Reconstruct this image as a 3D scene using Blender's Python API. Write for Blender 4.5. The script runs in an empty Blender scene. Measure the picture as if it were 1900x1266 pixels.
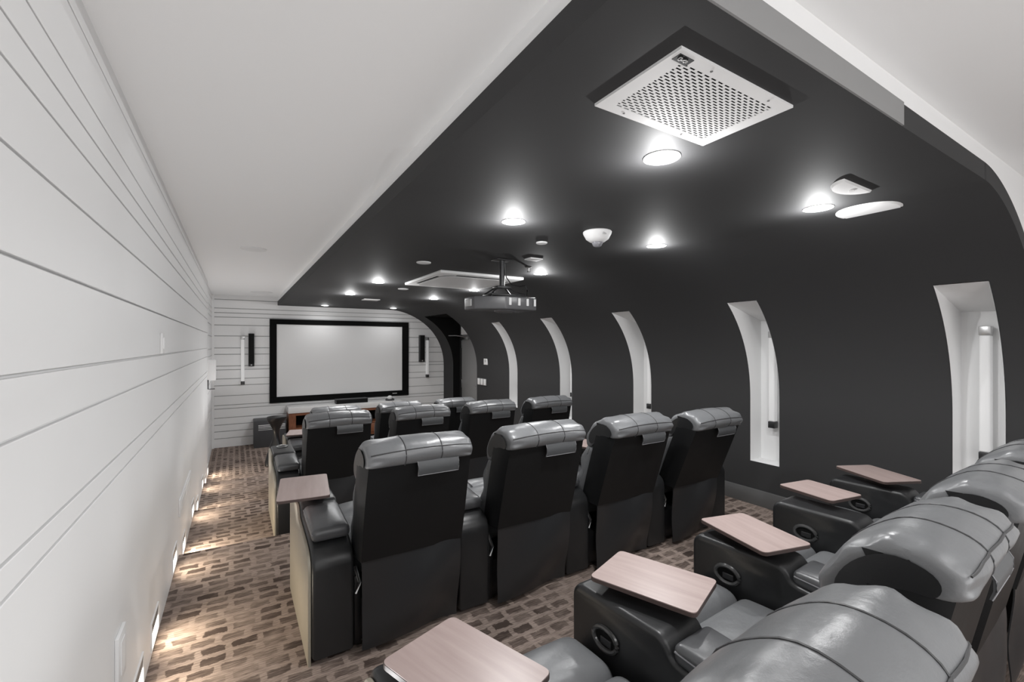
import bpy, bmesh, math, random
from mathutils import Vector, Matrix, noise
random.seed(7)
R = math.radians
SC = bpy.context.scene
COL = SC.collection

# ------------------------------------------------------------------ camera, world, exposure
cam = bpy.data.cameras.new('camera')
cam.sensor_width = 36.0
cam.lens = 832.26 / 1900 * 36.0
cam.shift_y = 5.9 / 1900
cam.clip_start = 0.02
cam_o = bpy.data.objects.new('camera', cam)
cam_o.location = (0, 0, 1.5)
cam_o.rotation_euler = (R(90), 0, R(-31.63))
COL.objects.link(cam_o)
SC.camera = cam_o

w = bpy.data.worlds.new('world')
SC.world = w
w.use_nodes = True
w.node_tree.nodes['Background'].inputs[0].default_value = (1, 1, 1, 1)
w.node_tree.nodes['Background'].inputs[1].default_value = 0.25

SC.view_settings.view_transform = 'Standard'
SC.view_settings.look = 'None'
SC.view_settings.exposure = 0.07
SC.view_settings.gamma = 1.0
SC.view_settings.use_curve_mapping = False

P_SPOT = 42.0      # downlight beam
P_HALO = 9.0       # downlight spill round its rim
P_STEP = 8.0
P_UP = 5.4
def area(name, loc, rot, sx, sy, power, color=(1, 1, 1)):
    l = bpy.data.lights.new(name, 'AREA'); l.shape = 'RECTANGLE'
    l.size = sx; l.size_y = sy; l.energy = power; l.color = color
    o = bpy.data.objects.new(name, l); o.location = loc; o.rotation_euler = rot
    COL.objects.link(o); return o
# fill lights added out of view behind the camera to brighten the room
area('rear_fill', (1.2, -2.2, 0.9), (R(112), 0, R(8)), 3.4, 1.4, 46)
area('rear_ceiling_fill', (1.6, -1.2, 2.38), (0, 0, 0), 2.6, 1.2, 30)

# unseen upward spots added along the aisle to brighten ceiling and wall
for y_ in [-.8 + .7 * i for i in range(15)]:
    l_ = bpy.data.lights.new('aisle_up_fill', 'SPOT'); l_.energy = P_UP * (2.2 if y_ > 6.5 else 1.0); l_.spot_size = R(140); l_.spot_blend = 1.0; l_.shadow_soft_size = 0
    o_ = bpy.data.objects.new('aisle_up_fill', l_); o_.location = (.12, y_, .45 if y_ < 4 else .2); o_.rotation_euler = (R(180), 0, 0); COL.objects.link(o_)

# ------------------------------------------------------------------ materials
def mat(name, col, rough=0.5, spec=0.5, metal=0.0, bump=None, emit=None, coat=0.0, ior=1.5):
    m = bpy.data.materials.new(name); m.use_nodes = True
    nt = m.node_tree; b = nt.nodes['Principled BSDF']
    b.inputs['Base Color'].default_value = (*col, 1)
    b.inputs['Roughness'].default_value = rough
    b.inputs['Specular IOR Level'].default_value = spec
    b.inputs['Metallic'].default_value = metal
    b.inputs['IOR'].default_value = ior
    b.inputs['Coat Weight'].default_value = coat
    if emit:
        b.inputs['Emission Color'].default_value = (*emit[0], 1)
        b.inputs['Emission Strength'].default_value = emit[1]
    if bump:
        tc = nt.nodes.new('ShaderNodeTexCoord'); prev = None
        for sc, st, dist in bump:
            n = nt.nodes.new('ShaderNodeTexNoise'); n.inputs['Scale'].default_value = sc
            n.inputs['Detail'].default_value = 3
            nt.links.new(tc.outputs['Object'], n.inputs['Vector'])
            bp = nt.nodes.new('ShaderNodeBump'); bp.inputs['Strength'].default_value = st
            bp.inputs['Distance'].default_value = dist
            nt.links.new(n.outputs['Fac'], bp.inputs['Height'])
            if prev: nt.links.new(prev.outputs['Normal'], bp.inputs['Normal'])
            prev = bp
        nt.links.new(prev.outputs['Normal'], b.inputs['Normal'])
    return m

M = {}
M['white'] = mat('white_paint', (.86, .86, .86), .55, .3, bump=[(90, .04, .002)])
M['ceil'] = mat('ceiling_paint', (.88, .88, .88), .8, .2)
M['plank'] = mat('white_plank_paint', (.84, .84, .84), .5, .35, bump=[(60, .03, .002)])
M['groove'] = mat('groove_shadow_paint', (.80, .80, .80), .8, .1)
M['groove2'] = mat('painted_groove_shade', (.46, .46, .46), .8, .1)  # grey puts the shade inside the screen-wall grooves into the colour
M['black'] = mat('charcoal_paint', (.032, .032, .033), .72, .4, bump=[(120, .05, .001)])
M['leather'] = mat('grey_black_leather', (.155, .159, .165), .34, .6, bump=[(350, .12, .002), (14, .25, .012)], ior=1.55)
M['vinyl'] = mat('black_vinyl', (.008, .0084, .009), .45, .28, bump=[(400, .08, .001), (9, .15, .01)])
M['armvinyl'] = mat('black_arm_leather', (.017, .0175, .0185), .36, .5, bump=[(350, .1, .002), (10, .12, .01)])
M['pad'] = mat('armrest_pad_leather', (.07, .072, .076), .33, .6, bump=[(350, .1, .002), (12, .15, .01)])
M['panel'] = mat('taupe_side_panel', (.31, .28, .225), .45, .5, bump=[(200, .06, .001)])
M['cloth'] = mat('black_skirt_cloth', (.020, .021, .023), .36, .6, bump=[(500, .08, .001)])
M['flap'] = mat('grey_flap_leather', (.075, .078, .082), .45, .5, bump=[(300, .1, .001)])
M['thread'] = mat('dark_seam_thread', (.05, .05, .052), .5, .4)
M['palethread'] = mat('pale_seam_thread', (.22, .22, .23), .5, .4)
M['plastic'] = mat('black_plastic', (.012, .012, .013), .4, .5)
M['rim'] = mat('dark_glossy_rim', (.06, .06, .06), .18, .8)
M['metal'] = mat('brushed_metal', (.55, .55, .55), .3, .5, 1.0)
M['darkmetal'] = mat('dark_metal', (.06, .06, .062), .35, .5, .6)
M['screen'] = mat('projection_screen', (.80, .80, .80), .9, .1)
M['frame'] = mat('black_velvet_frame', (.006, .006, .006), .9, .1)
M['spk'] = mat('black_grille_cloth', (.008, .008, .008), .8, .2, bump=[(800, .2, .001)])
M['grey'] = mat('grey_box_paint', (.055, .056, .06), .5, .4)
M['doorpaint'] = mat('grey_door_paint', (.26, .26, .26), .5, .4)
M['base'] = mat('grey_baseboard_paint', (.11, .11, .11), .5, .4)
M['fixture'] = mat('white_fixture_plastic', (.80, .80, .80), .65, .2)
M['tube'] = mat('white_lamp_tube', (.8, .8, .8), .35, .4, emit=((1, 1, 1), .12))
M['lamp'] = mat('glowing_lamp', (1, 1, 1), .5, .2, emit=((1, 1, 1), 9.0))
M['stepglow'] = mat('step_lamp_glow', (1, 1, 1), .5, .2, emit=((1, .97, .90), 2.2))
M['hood'] = mat('grey_lamp_hood', (.14, .14, .14), .4, .4)
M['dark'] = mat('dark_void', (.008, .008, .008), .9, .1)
M['stool'] = mat('black_lacquer', (.010, .010, .011), .28, .6)
M['label'] = mat('black_label', (.012, .012, .012), .5, .3)
M['mark'] = mat('pale_print', (.5, .5, .5), .5, .3)
M['wtop'] = mat('white_counter', (.75, .75, .75), .4, .4)
M['proj'] = mat('grey_projector_shell', (.10, .10, .105), .32, .5)
M['projlight'] = mat('pale_vent_plastic', (.75, .75, .75), .4, .4)
M['lens'] = mat('lens_glass', (.25, .25, .27), .08, .9)

def wood(name, c1, c2, rough=.32):
    m = bpy.data.materials.new(name); m.use_nodes = True
    nt = m.node_tree; b = nt.nodes['Principled BSDF']
    tc = nt.nodes.new('ShaderNodeTexCoord'); mp = nt.nodes.new('ShaderNodeMapping')
    mp.inputs['Scale'].default_value = (40, 3.0, 12)
    n = nt.nodes.new('ShaderNodeTexNoise'); n.inputs['Scale'].default_value = 1.2; n.inputs['Detail'].default_value = 5
    r = nt.nodes.new('ShaderNodeValToRGB')
    r.color_ramp.elements[0].color = (*c1, 1); r.color_ramp.elements[1].color = (*c2, 1)
    r.color_ramp.elements[0].position = .3; r.color_ramp.elements[1].position = .7
    L = nt.links.new
    L(tc.outputs['Object'], mp.inputs['Vector']); L(mp.outputs['Vector'], n.inputs['Vector'])
    L(n.outputs['Fac'], r.inputs['Fac']); L(r.outputs['Color'], b.inputs['Base Color'])
    b.inputs['Roughness'].default_value = rough; b.inputs['Specular IOR Level'].default_value = .6
    return m
M['tray'] = wood('pink_brown_tray_laminate', (.36, .275, .257), (.43, .34, .32))
M['trayedge'] = mat('dark_tray_edge', (.085, .06, .055), .4, .4)
M['console'] = wood('red_brown_wood', (.16, .055, .025), (.24, .09, .04), .4)

def carpet():
    m = bpy.data.materials.new('brown_tile_carpet'); m.use_nodes = True
    nt = m.node_tree; b = nt.nodes['Principled BSDF']; N = nt.nodes.new; L = nt.links.new
    tc = N('ShaderNodeTexCoord')
    # tiles are turned a quarter on the front floor
    sep = N('ShaderNodeSeparateXYZ'); L(tc.outputs['Object'], sep.inputs[0])
    cmb = N('ShaderNodeCombineXYZ'); L(sep.outputs[1], cmb.inputs[0]); L(sep.outputs[0], cmb.inputs[1])
    mix = N('ShaderNodeMix'); mix.data_type = 'VECTOR'
    gt = N('ShaderNodeMath'); gt.operation = 'GREATER_THAN'; gt.inputs[1].default_value = 7.6; L(sep.outputs[1], gt.inputs[0]); L(gt.outputs[0], mix.inputs['Factor']); L(tc.outputs['Object'], mix.inputs[4]); L(cmb.outputs[0], mix.inputs[5])
    # wobble
    wn = N('ShaderNodeTexNoise'); wn.inputs['Scale'].default_value = 16; wn.inputs['Detail'].default_value = 6; wn.inputs['Roughness'].default_value = .65
    L(tc.outputs['Object'], wn.inputs['Vector'])
    ws = N('ShaderNodeVectorMath'); ws.operation = 'SCALE'; ws.inputs['Scale'].default_value = .05
    L(wn.outputs['Color'], ws.inputs[0])
    ad = N('ShaderNodeVectorMath'); ad.operation = 'ADD'; L(mix.outputs[1], ad.inputs[0]); L(ws.outputs[0], ad.inputs[1])
    br = N('ShaderNodeTexBrick'); br.inputs['Scale'].default_value = 1.0
    br.inputs['Brick Width'].default_value = .13; br.inputs['Row Height'].default_value = .082
    br.inputs['Mortar Size'].default_value = .019; br.inputs['Mortar Smooth'].default_value = .35
    br.inputs['Color1'].default_value = (0, 0, 0, 1); br.inputs['Color2'].default_value = (.8, .8, .8, 1)
    br.inputs['Mortar'].default_value = (1, 1, 1, 1); br.inputs['Bias'].default_value = -.1
    br.offset = .37; br.offset_frequency = 3
    L(ad.outputs[0], br.inputs['Vector'])
    # fine streaks of yarn across each block
    mp = N('ShaderNodeMapping'); mp.inputs['Scale'].default_value = (16, 150, 1)
    L(mix.outputs[1], mp.inputs['Vector'])
    st = N('ShaderNodeTexNoise'); st.inputs['Scale'].default_value = 1; st.inputs['Detail'].default_value = 5
    L(mp.outputs[0], st.inputs['Vector'])
    big = N('ShaderNodeTexNoise'); big.inputs['Scale'].default_value = 3.2; big.inputs['Detail'].default_value = 2
    L(tc.outputs['Object'], big.inputs['Vector'])
    fade = N('ShaderNodeMapRange'); fade.inputs[1].default_value = .38; fade.inputs[2].default_value = .62
    fade.inputs[3].default_value = .95; fade.inputs[4].default_value = .30
    L(big.outputs['Fac'], fade.inputs[0])
    inv = N('ShaderNodeMath'); inv.operation = 'SUBTRACT'; inv.inputs[0].default_value = 1.0; L(br.outputs['Color'], inv.inputs[1])
    dk = N('ShaderNodeMath'); dk.operation = 'MULTIPLY'; L(inv.outputs[0], dk.inputs[0]); L(fade.outputs[0], dk.inputs[1])
    lt = N('ShaderNodeMath'); lt.operation = 'SUBTRACT'; lt.inputs[0].default_value = .80; L(dk.outputs[0], lt.inputs[1])
    m1 = N('ShaderNodeMath'); m1.operation = 'MULTIPLY_ADD'; m1.inputs[1].default_value = 1.5; m1.inputs[2].default_value = -.75
    L(st.outputs['Fac'], m1.inputs[0])
    a2 = N('ShaderNodeMath'); a2.operation = 'ADD'; L(lt.outputs[0], a2.inputs[0]); L(m1.outputs[0], a2.inputs[1])
    rp = N('ShaderNodeValToRGB'); e = rp.color_ramp.elements
    e[0].color = (.075, .056, .048, 1); e[0].position = .05
    e[1].color = (.38, .305, .265, 1); e[1].position = 1.0
    k = rp.color_ramp.elements.new(.45); k.color = (.165, .128, .110, 1)
    L(a2.outputs[0], rp.inputs['Fac']); L(rp.outputs['Color'], b.inputs['Base Color'])
    b.inputs['Roughness'].default_value = .95; b.inputs['Specular IOR Level'].default_value = .1
    fn = N('ShaderNodeTexNoise'); fn.inputs['Scale'].default_value = 400; L(tc.outputs['Object'], fn.inputs['Vector'])
    bp = N('ShaderNodeBump'); bp.inputs['Strength'].default_value = .35; bp.inputs['Distance'].default_value = .004
    L(fn.outputs['Fac'], bp.inputs['Height']); L(bp.outputs['Normal'], b.inputs['Normal'])
    return m
M['carpet'] = carpet()

# ------------------------------------------------------------------ mesh helpers
def link(name, me, material, parent=None, loc=(0, 0, 0), rot=(0, 0, 0)):
    o = bpy.data.objects.new(name, me)
    if material is not None: me.materials.append(material)
    o.location = loc; o.rotation_euler = rot
    COL.objects.link(o)
    if parent is not None: o.parent = parent
    return o
def finish(bm, name, sharp=38):
    bm.normal_update()
    for f in bm.faces: f.smooth = True
    for e in bm.edges:
        e.smooth = not (len(e.link_faces) == 2 and e.calc_face_angle(0) > R(sharp)) and len(e.link_faces) == 2
    me = bpy.data.meshes.new(name); bm.to_mesh(me); bm.free(); return me
def mk(name, bm, material, parent=None, loc=(0, 0, 0), rot=(0, 0, 0), sharp=38):
    return link(name, finish(bm, name, sharp), material, parent, loc, rot)
def box(bm, x0, x1, y0, y1, z0, z1, bev=0.0, seg=2):
    r = bmesh.ops.create_cube(bm, size=1)
    vs = r['verts']
    for v in vs:
        v.co = Vector(((x0 + x1) / 2 + v.co.x * (x1 - x0), (y0 + y1) / 2 + v.co.y * (y1 - y0), (z0 + z1) / 2 + v.co.z * (z1 - z0)))
    if bev:
        es = list({e for v in vs for e in v.link_edges})
        bmesh.ops.bevel(bm, geom=es, offset=bev, segments=seg, affect='EDGES', profile=.5)
def B(*a, **k):
    bm = bmesh.new(); box(bm, *a, **k); return bm
def cyl(bm, c, r, h, axis='Z', seg=24, r2=None, bev=0):
    mt = {'Z': Matrix.Identity(4), 'X': Matrix.Rotation(R(90), 4, 'Y'), 'Y': Matrix.Rotation(R(-90), 4, 'X')}[axis]
    bmesh.ops.create_cone(bm, cap_ends=True, segments=seg, radius1=r, radius2=r if r2 is None else r2, depth=h,
                          matrix=Matrix.Translation(c) @ mt)
def lathe(pts, seg=32, fn=None):
    bm = bmesh.new(); rings = []
    for i, (r, z) in enumerate(pts):
        ring = []
        for k in range(seg):
            a = 2 * math.pi * k / seg
            rr, aa = (r, a) if fn is None else fn(r, z, a)
            ring.append(bm.verts.new((rr * math.cos(aa), rr * math.sin(aa), z)))
        rings.append(ring)
    for a, b in zip(rings, rings[1:]):
        for k in range(seg):
            bm.faces.new((a[k], a[(k + 1) % seg], b[(k + 1) % seg], b[k]))
    bm.faces.new(rings[0][::-1]); bm.faces.new(rings[-1])
    bmesh.ops.recalc_face_normals(bm, faces=bm.faces[:])
    return bm
def tube(bm, pts, r, seg=6):
    pts = [Vector(p) for p in pts]; rings = []
    for i, p in enumerate(pts):
        t = (pts[min(i + 1, len(pts) - 1)] - pts[max(i - 1, 0)]).normalized()
        u = t.cross(Vector((0, 0, 1)))
        if u.length < .05: u = t.cross(Vector((1, 0, 0)))
        u.normalize(); v = t.cross(u)
        rings.append([bm.verts.new(p + r * (math.cos(2 * math.pi * k / seg) * u + math.sin(2 * math.pi * k / seg) * v)) for k in range(seg)])
    for a, b in zip(rings, rings[1:]):
        for k in range(seg):
            bm.faces.new((a[k], a[(k + 1) % seg], b[(k + 1) % seg], b[k]))
    bm.faces.new(rings[0][::-1]); bm.faces.new(rings[-1])
def nodes(h, r, n):
    r = min(r, h * .98)
    a = [-h, -h + .12 * r, -h + .35 * r, -h + .65 * r, -h + r]
    inner = [-(h - r) + 2 * (h - r) * i / n for i in range(1, n)] if n > 1 else []
    return a + inner + [-x for x in reversed(a)]
def cushion(bm, c, s, r, n=(6, 6, 4), fn=None):
    """rounded box: centre c, full size s, edge radius r, optional deformation"""
    h = [x / 2 for x in s]; g = [nodes(h[i], r, n[i]) for i in range(3)]
    cache = {}
    def V(p):
        key = tuple(round(x, 6) for x in p)
        if key not in cache:
            q = Vector([max(-(h[i] - min(r, h[i] * .98)), min(h[i] - min(r, h[i] * .98), p[i])) for i in range(3)])
            d = Vector(p) - q
            v = q + (d.normalized() * min(r, min(h) * .98) if d.length > 1e-9 else Vector())
            if fn: v = fn(v, h)
            cache[key] = bm.verts.new(v + Vector(c))
        return cache[key]
    for ax in range(3):
        a, b = (ax + 1) % 3, (ax + 2) % 3
        for sg in (-1, 1):
            for i in range(len(g[a]) - 1):
                for j in range(len(g[b]) - 1):
                    q = []
                    for (ii, jj) in ((i, j), (i + 1, j), (i + 1, j + 1), (i, j + 1)):
                        p = [0, 0, 0]; p[ax] = sg * h[ax]; p[a] = g[a][ii]; p[b] = g[b][jj]; q.append(V(p))
                    if sg < 0: q.reverse()
                    if len(set(q)) >= 3:
                        try: bm.faces.new(list(dict.fromkeys(q)))
                        except ValueError: pass
def prism(poly, x0, x1, bev=0.0, seg=3):
    """polygon in (y, z) extruded along x"""
    bm = bmesh.new()
    a = [bm.verts.new((x0, y, z)) for y, z in poly]; b = [bm.verts.new((x1, y, z)) for y, z in poly]
    n = len(poly)
    caps = [bm.faces.new(a), bm.faces.new(b[::-1])]
    for i in range(n): bm.faces.new((a[i], b[i], b[(i + 1) % n], a[(i + 1) % n]))
    bmesh.ops.recalc_face_normals(bm, faces=bm.faces[:])
    if bev:
        es = list({e for f in bm.faces if len(f.verts) == n and n > 4 for e in f.edges})
        bmesh.ops.bevel(bm, geom=es, offset=bev, segments=seg, affect='EDGES', profile=.5)
    return bm
def rounded(poly, rad, seg=5):
    """round the corners of a 2-d polygon; rad = one radius per corner"""
    out = []; n = len(poly)
    for i in range(n):
        p = Vector(poly[i]); a = Vector(poly[i - 1]) - p; b = Vector(poly[(i + 1) % n]) - p
        r = rad[i] if isinstance(rad, (list, tuple)) else rad
        if r <= 0: out.append(tuple(p)); continue
        r = min(r, a.length * .49, b.length * .49)
        s = p + a.normalized() * r; e = p + b.normalized() * r
        for k in range(seg + 1):
            t = k / seg; out.append(tuple((1 - t) ** 2 * s + 2 * t * (1 - t) * p + t * t * e))
    return out
def empty(name, loc, rz=0):
    o = bpy.data.objects.new(name, None); o.location = loc; o.rotation_euler = (0, 0, rz)
    o.empty_display_size = .1; COL.objects.link(o); return o
def tag(o, label, cat, group=None):
    o['label'] = label; o['category'] = cat
    if group: o['group'] = group
    return o
def struct(o, label=None):
    o['kind'] = 'structure'
    if label: o['label'] = label
    return o
def copy_tree(o, parent=None):
    c = o.copy(); COL.objects.link(c); c.parent = parent
    for ch in o.children: copy_tree(ch, c)
    return c

# ------------------------------------------------------------------ room: levels
XL, XR, YB = -.345, 4.14, 9.78
CEIL, SOFF = 2.405, 2.25
N1, N2, N3 = 3.96, 5.37, 6.87
ZF = [0.0, -.13, -.26, -.39]
def floor_z(y): return ZF[0] if y < N1 else ZF[1] if y < N2 else ZF[2] if y < N3 else ZF[3]
prof = [(-2.6, 0), (N1, 0), (N1, -.13), (N2, -.13), (N2, -.26), (N3, -.26), (N3, -.39), (9.95, -.39), (9.95, -.6), (-2.6, -.6)]
fl = mk('floor', prism(prof, -.5, 4.6), M['carpet'], sharp=20)
struct(fl, 'brown patterned carpet tiles in four stepped levels')

# left wall: backing slab with planks
def planks(parent, zs, make, gap):
    edges = zs
    for i in range(len(edges) - 1):
        make(parent, edges[i] + gap / 2, edges[i + 1] - gap / 2)
wl = mk('wall_left', B(XL - .15, XL - .012, -2.6, 7.85, -.6, CEIL), M['groove'])
struct(wl, 'white shiplap wall along the aisle')
zl = [-.45, 1.05, 1.115, 1.326, 1.442, 1.66, 1.855, 2.004, 2.082, 2.168, 2.3315, 2.42]
def pl_left(par, z0, z1): mk('plank', B(XL - .012, XL, -2.6, 7.85, z0, z1, bev=.0015, seg=1), M['plank'], par)
planks(wl, zl, pl_left, .008)
wl2 = mk('wall_left', B(XL - .19, XL - .032, 7.85, YB + .1, -.6, CEIL), M['groove'])
struct(wl2, 'short set-back shiplap return by the screen wall')
zb = [-.42, -.229, -.101, .021, .148, .315, .378, .55, .74, .863, 1.029, 1.098, 1.313, 1.431, 1.651, 1.851, 1.998, 2.077, 2.16, 2.321, 2.42]
def pl_left2(par, z0, z1): mk('plank', B(XL - .032, XL - .02, 7.86, YB, z0, z1, bev=.0015, seg=1), M['plank'], par)
planks(wl2, [zb[0]] + [z - .012 for z in zb[1:-1]] + [zb[-1]], pl_left2, .012)
struct(mk('trim_1', B(XL - .03, XL + .012, YB - .07, YB - .012, -.39, CEIL), M['plank']), 'white corner bead beside the screen wall')

wb = mk('wall_back', B(-.55, 4.7, YB, YB + .12, -.6, CEIL), M['groove2'])
struct(wb, 'white shiplap screen wall')
def pl_back(par, z0, z1): mk('plank', B(-.45, 4.5, YB - .012, YB, z0, z1, bev=.0015, seg=1), M['plank'], par)
planks(wb, zb, pl_back, .013)

# white ceiling, rear room
struct(mk('ceiling', B(-.55, 4.7, -2.6, YB + .1, CEIL, CEIL + .1), M['ceil']), 'white upper ceiling')
struct(mk('wall_rear', B(-.55, 4.7, -2.75, -2.6, -.6, CEIL + .1), M['white']))
struct(mk('wall_right', B(4.5, 4.65, -2.6, YB + .1, -.6, CEIL + .1), M['white']))

# black soffit and curved shell
struct(mk('ceiling', B(.69, 2.9, .61, YB - .012, SOFF, SOFF + .08), M['black']), 'black dropped ceiling over the seats')
struct(mk('trim_2', B(.70, .76, .62, YB - .012, SOFF + .08, CEIL), M['ceil']), 'white upstand above the black ceiling edge')
struct(mk('trim_5', B(.692, 1.95, .604, .611, SOFF + .001, SOFF + .08), mat('painted_edge_light', (.27, .27, .27), .6, .3)), 'black ceiling edge with its light painted on as pale grey')  # pale grey paints the light falling on this stretch of the black edge
P0, P1, P2, P3 = Vector((2.9, 2.25)), Vector((3.3, 2.25)), Vector((4.14, 1.9)), Vector((4.14, 1.0))
def bez(t): return (1 - t) ** 3 * P0 + 3 * (1 - t) ** 2 * t * P1 + 3 * (1 - t) * t * t * P2 + t ** 3 * P3
curve = [bez(i / 40) for i in range(41)]
def insert_z(pts, z):
    for i in range(len(pts) - 1):
        a, b = pts[i], pts[i + 1]
        if a.y > z > b.y and a.y - z > 1e-4 and z - b.y > 1e-4:
            pts.insert(i + 1, a.lerp(b, (a.y - z) / (a.y - b.y))); return
NZ0, NZ1, DZ1 = .40, 1.875, 2.093
pp = curve + [Vector((4.14, z)) for z in (.7, .40, 0, -.45)]
for z in (NZ1, DZ1): insert_z(pp, z)
def surf_x(z):
    for a, b in zip(pp, pp[1:]):
        if a.y >= z >= b.y: return a.lerp(b, (a.y - z) / max(1e-9, a.y - b.y)).x
    return 4.14
NICHE = [(.774, 1.026), (2.16, 2.43), (3.612, 3.893), (5.07, 5.35), (6.54, 6.813)]
DOOR = (8.07, 9.23)
ys = sorted([.61, YB - .012] + [y for n in NICHE for y in n] + list(DOOR))
bm = bmesh.new(); grid = [[bm.verts.new((p.x, y, p.y)) for y in ys] for p in pp]
def hole(y0, y1, z0, z1):
    ym, zm = (y0 + y1) / 2, (z0 + z1) / 2
    for a, b in NICHE:
        if a < ym < b and NZ0 < zm < NZ1: return True
    return DOOR[0] < ym < DOOR[1] and zm < DZ1
for i in range(len(pp) - 1):
    for j in range(len(ys) - 1):
        if not hole(ys[j], ys[j + 1], pp[i + 1].y, pp[i].y):
            bm.faces.new((grid[i][j], grid[i + 1][j], grid[i + 1][j + 1], grid[i][j + 1]))
bmesh.ops.recalc_face_normals(bm, faces=bm.faces[:])
f0 = min(bm.faces, key=lambda f: (f.calc_center_median() - Vector((2.9, 1, 2.2))).length)
if f0.normal.z > 0: bmesh.ops.reverse_faces(bm, faces=bm.faces[:])
bm.normal_update()
# thickness
outer = {}
for v in bm.verts[:]:
    pass
sh = mk('wall_right', bm, M['black'], sharp=30)
sd = sh.modifiers.new('thickness', 'SOLIDIFY'); sd.thickness = .08; sd.offset = -1
struct(sh, 'black wall curving up into the black ceiling')
# white face closing the front above and beside the curved shell
out = []
for i, p in enumerate(curve):
    t = (curve[min(i + 1, 40)] - curve[max(i - 1, 0)]).normalized(); out.append(p + Vector((-t.y, t.x)) * .079)
out = [Vector((.7, SOFF + .079))] + out + [Vector((4.219, .5)), Vector((4.219, -.4))]
bm = bmesh.new(); pr = []
for p in out:
    pr.append([bm.verts.new((p.x, y, z)) for y in (.615, .66) for z in (p.y, CEIL)])
for a, b in zip(pr, pr[1:]):
    if abs(a[0].co.x - b[0].co.x) > 1e-5:
        bm.faces.new((a[0], b[0], b[1], a[1])); bm.faces.new((a[2], b[2], b[3], a[3])); bm.faces.new((a[0], a[2], b[2], b[0]))
box(bm, 4.219, 4.5, .615, .66, -.4, CEIL)
bmesh.ops.recalc_face_normals(bm, faces=bm.faces[:])
struct(mk('trim_3', bm, M['white']), 'white face above the curved black arch')

# niches lined in white, each a part of the curved wall
XN = 4.32
for a, b in NICHE:
    e = .003; bm = bmesh.new()
    zs = [z for z in [p.y for p in pp] if NZ0 + .001 < z < NZ1 - .001]
    zs = [NZ1 - e] + zs + [NZ0 + e]
    for y in (a + e, b - e):
        pts = [bm.verts.new((surf_x(z) - .001, y, z)) for z in zs] + [bm.verts.new((XN, y, NZ0 + e)), bm.verts.new((XN, y, 1.724))]
        bm.faces.new(pts)
    def q(*c): bm.faces.new([bm.verts.new(p) for p in c])
    q((XN, a + e, NZ0 + e), (XN, b - e, NZ0 + e), (XN, b - e, 1.724), (XN, a + e, 1.724))
    xt = surf_x(NZ1)
    q((XN, a + e, 1.724), (XN, b - e, 1.724), (xt, b - e, NZ1 - e), (xt, a + e, NZ1 - e))
    q((4.139, a + e, NZ0 + e), (4.139, b - e, NZ0 + e), (XN, b - e, NZ0 + e), (XN, a + e, NZ0 + e))
    bmesh.ops.remove_doubles(bm, verts=bm.verts[:], dist=1e-5)
    mk('niche', bm, M['white'], sh, sharp=15)['label'] = 'white-lined wall niche'
# doorway recess: dark jambs and soffit, grey door leaf
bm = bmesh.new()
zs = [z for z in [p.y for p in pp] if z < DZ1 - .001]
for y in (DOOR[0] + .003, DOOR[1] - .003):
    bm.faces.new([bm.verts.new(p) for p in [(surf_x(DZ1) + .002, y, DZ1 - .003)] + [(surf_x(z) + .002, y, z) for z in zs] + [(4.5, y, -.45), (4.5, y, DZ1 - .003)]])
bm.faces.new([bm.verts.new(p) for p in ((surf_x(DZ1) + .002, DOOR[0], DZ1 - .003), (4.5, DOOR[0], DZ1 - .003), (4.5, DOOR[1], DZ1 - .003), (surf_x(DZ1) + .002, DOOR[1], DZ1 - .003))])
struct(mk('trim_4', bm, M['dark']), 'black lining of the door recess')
dr = struct(mk('door_1', B(4.32, 4.365, 8.10, 9.16, -.385, 1.70, bev=.003), M['doorpaint']), 'grey flush door in the curved wall')
mk('door_frame', B(4.30, 4.34, 9.165, 9.225, -.385, 2.08), M['darkmetal'], dr)
mk('transom', B(4.30, 4.34, 8.075, 9.16, 1.71, 2.09), M['white'], dr)
for z in (1.50, .62): mk('hinge', B(4.30, 4.318, 9.13, 9.175, z - .09, z + .09, bev=.003), M['metal'], dr)
bm = bmesh.new(); box(bm, 4.26, 4.318, 8.75, 9.1, 1.60, 1.66, bev=.005); tube(bm, [(4.27, 8.8, 1.66), (4.1, 9.0, 1.69), (4.02, 9.2, 1.69)], .012)
mk('door_closer', bm, M['metal'], dr)
bm = bmesh.new(); tube(bm, [(4.32, 8.25, .62), (4.25, 8.25, .62), (4.245, 8.38, .62)], .011); mk('door_handle', bm, M['metal'], dr)
# baseboard of the curved wall
for i, (y0, y1) in enumerate(((.62, N1), (N1, N2), (N2, N3), (N3, 8.07))):
    z = floor_z((y0 + y1) / 2)
    struct(mk('baseboard_right', B(4.122, 4.139, y0, y1, z, z + .147, bev=.003), M['base']))

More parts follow.
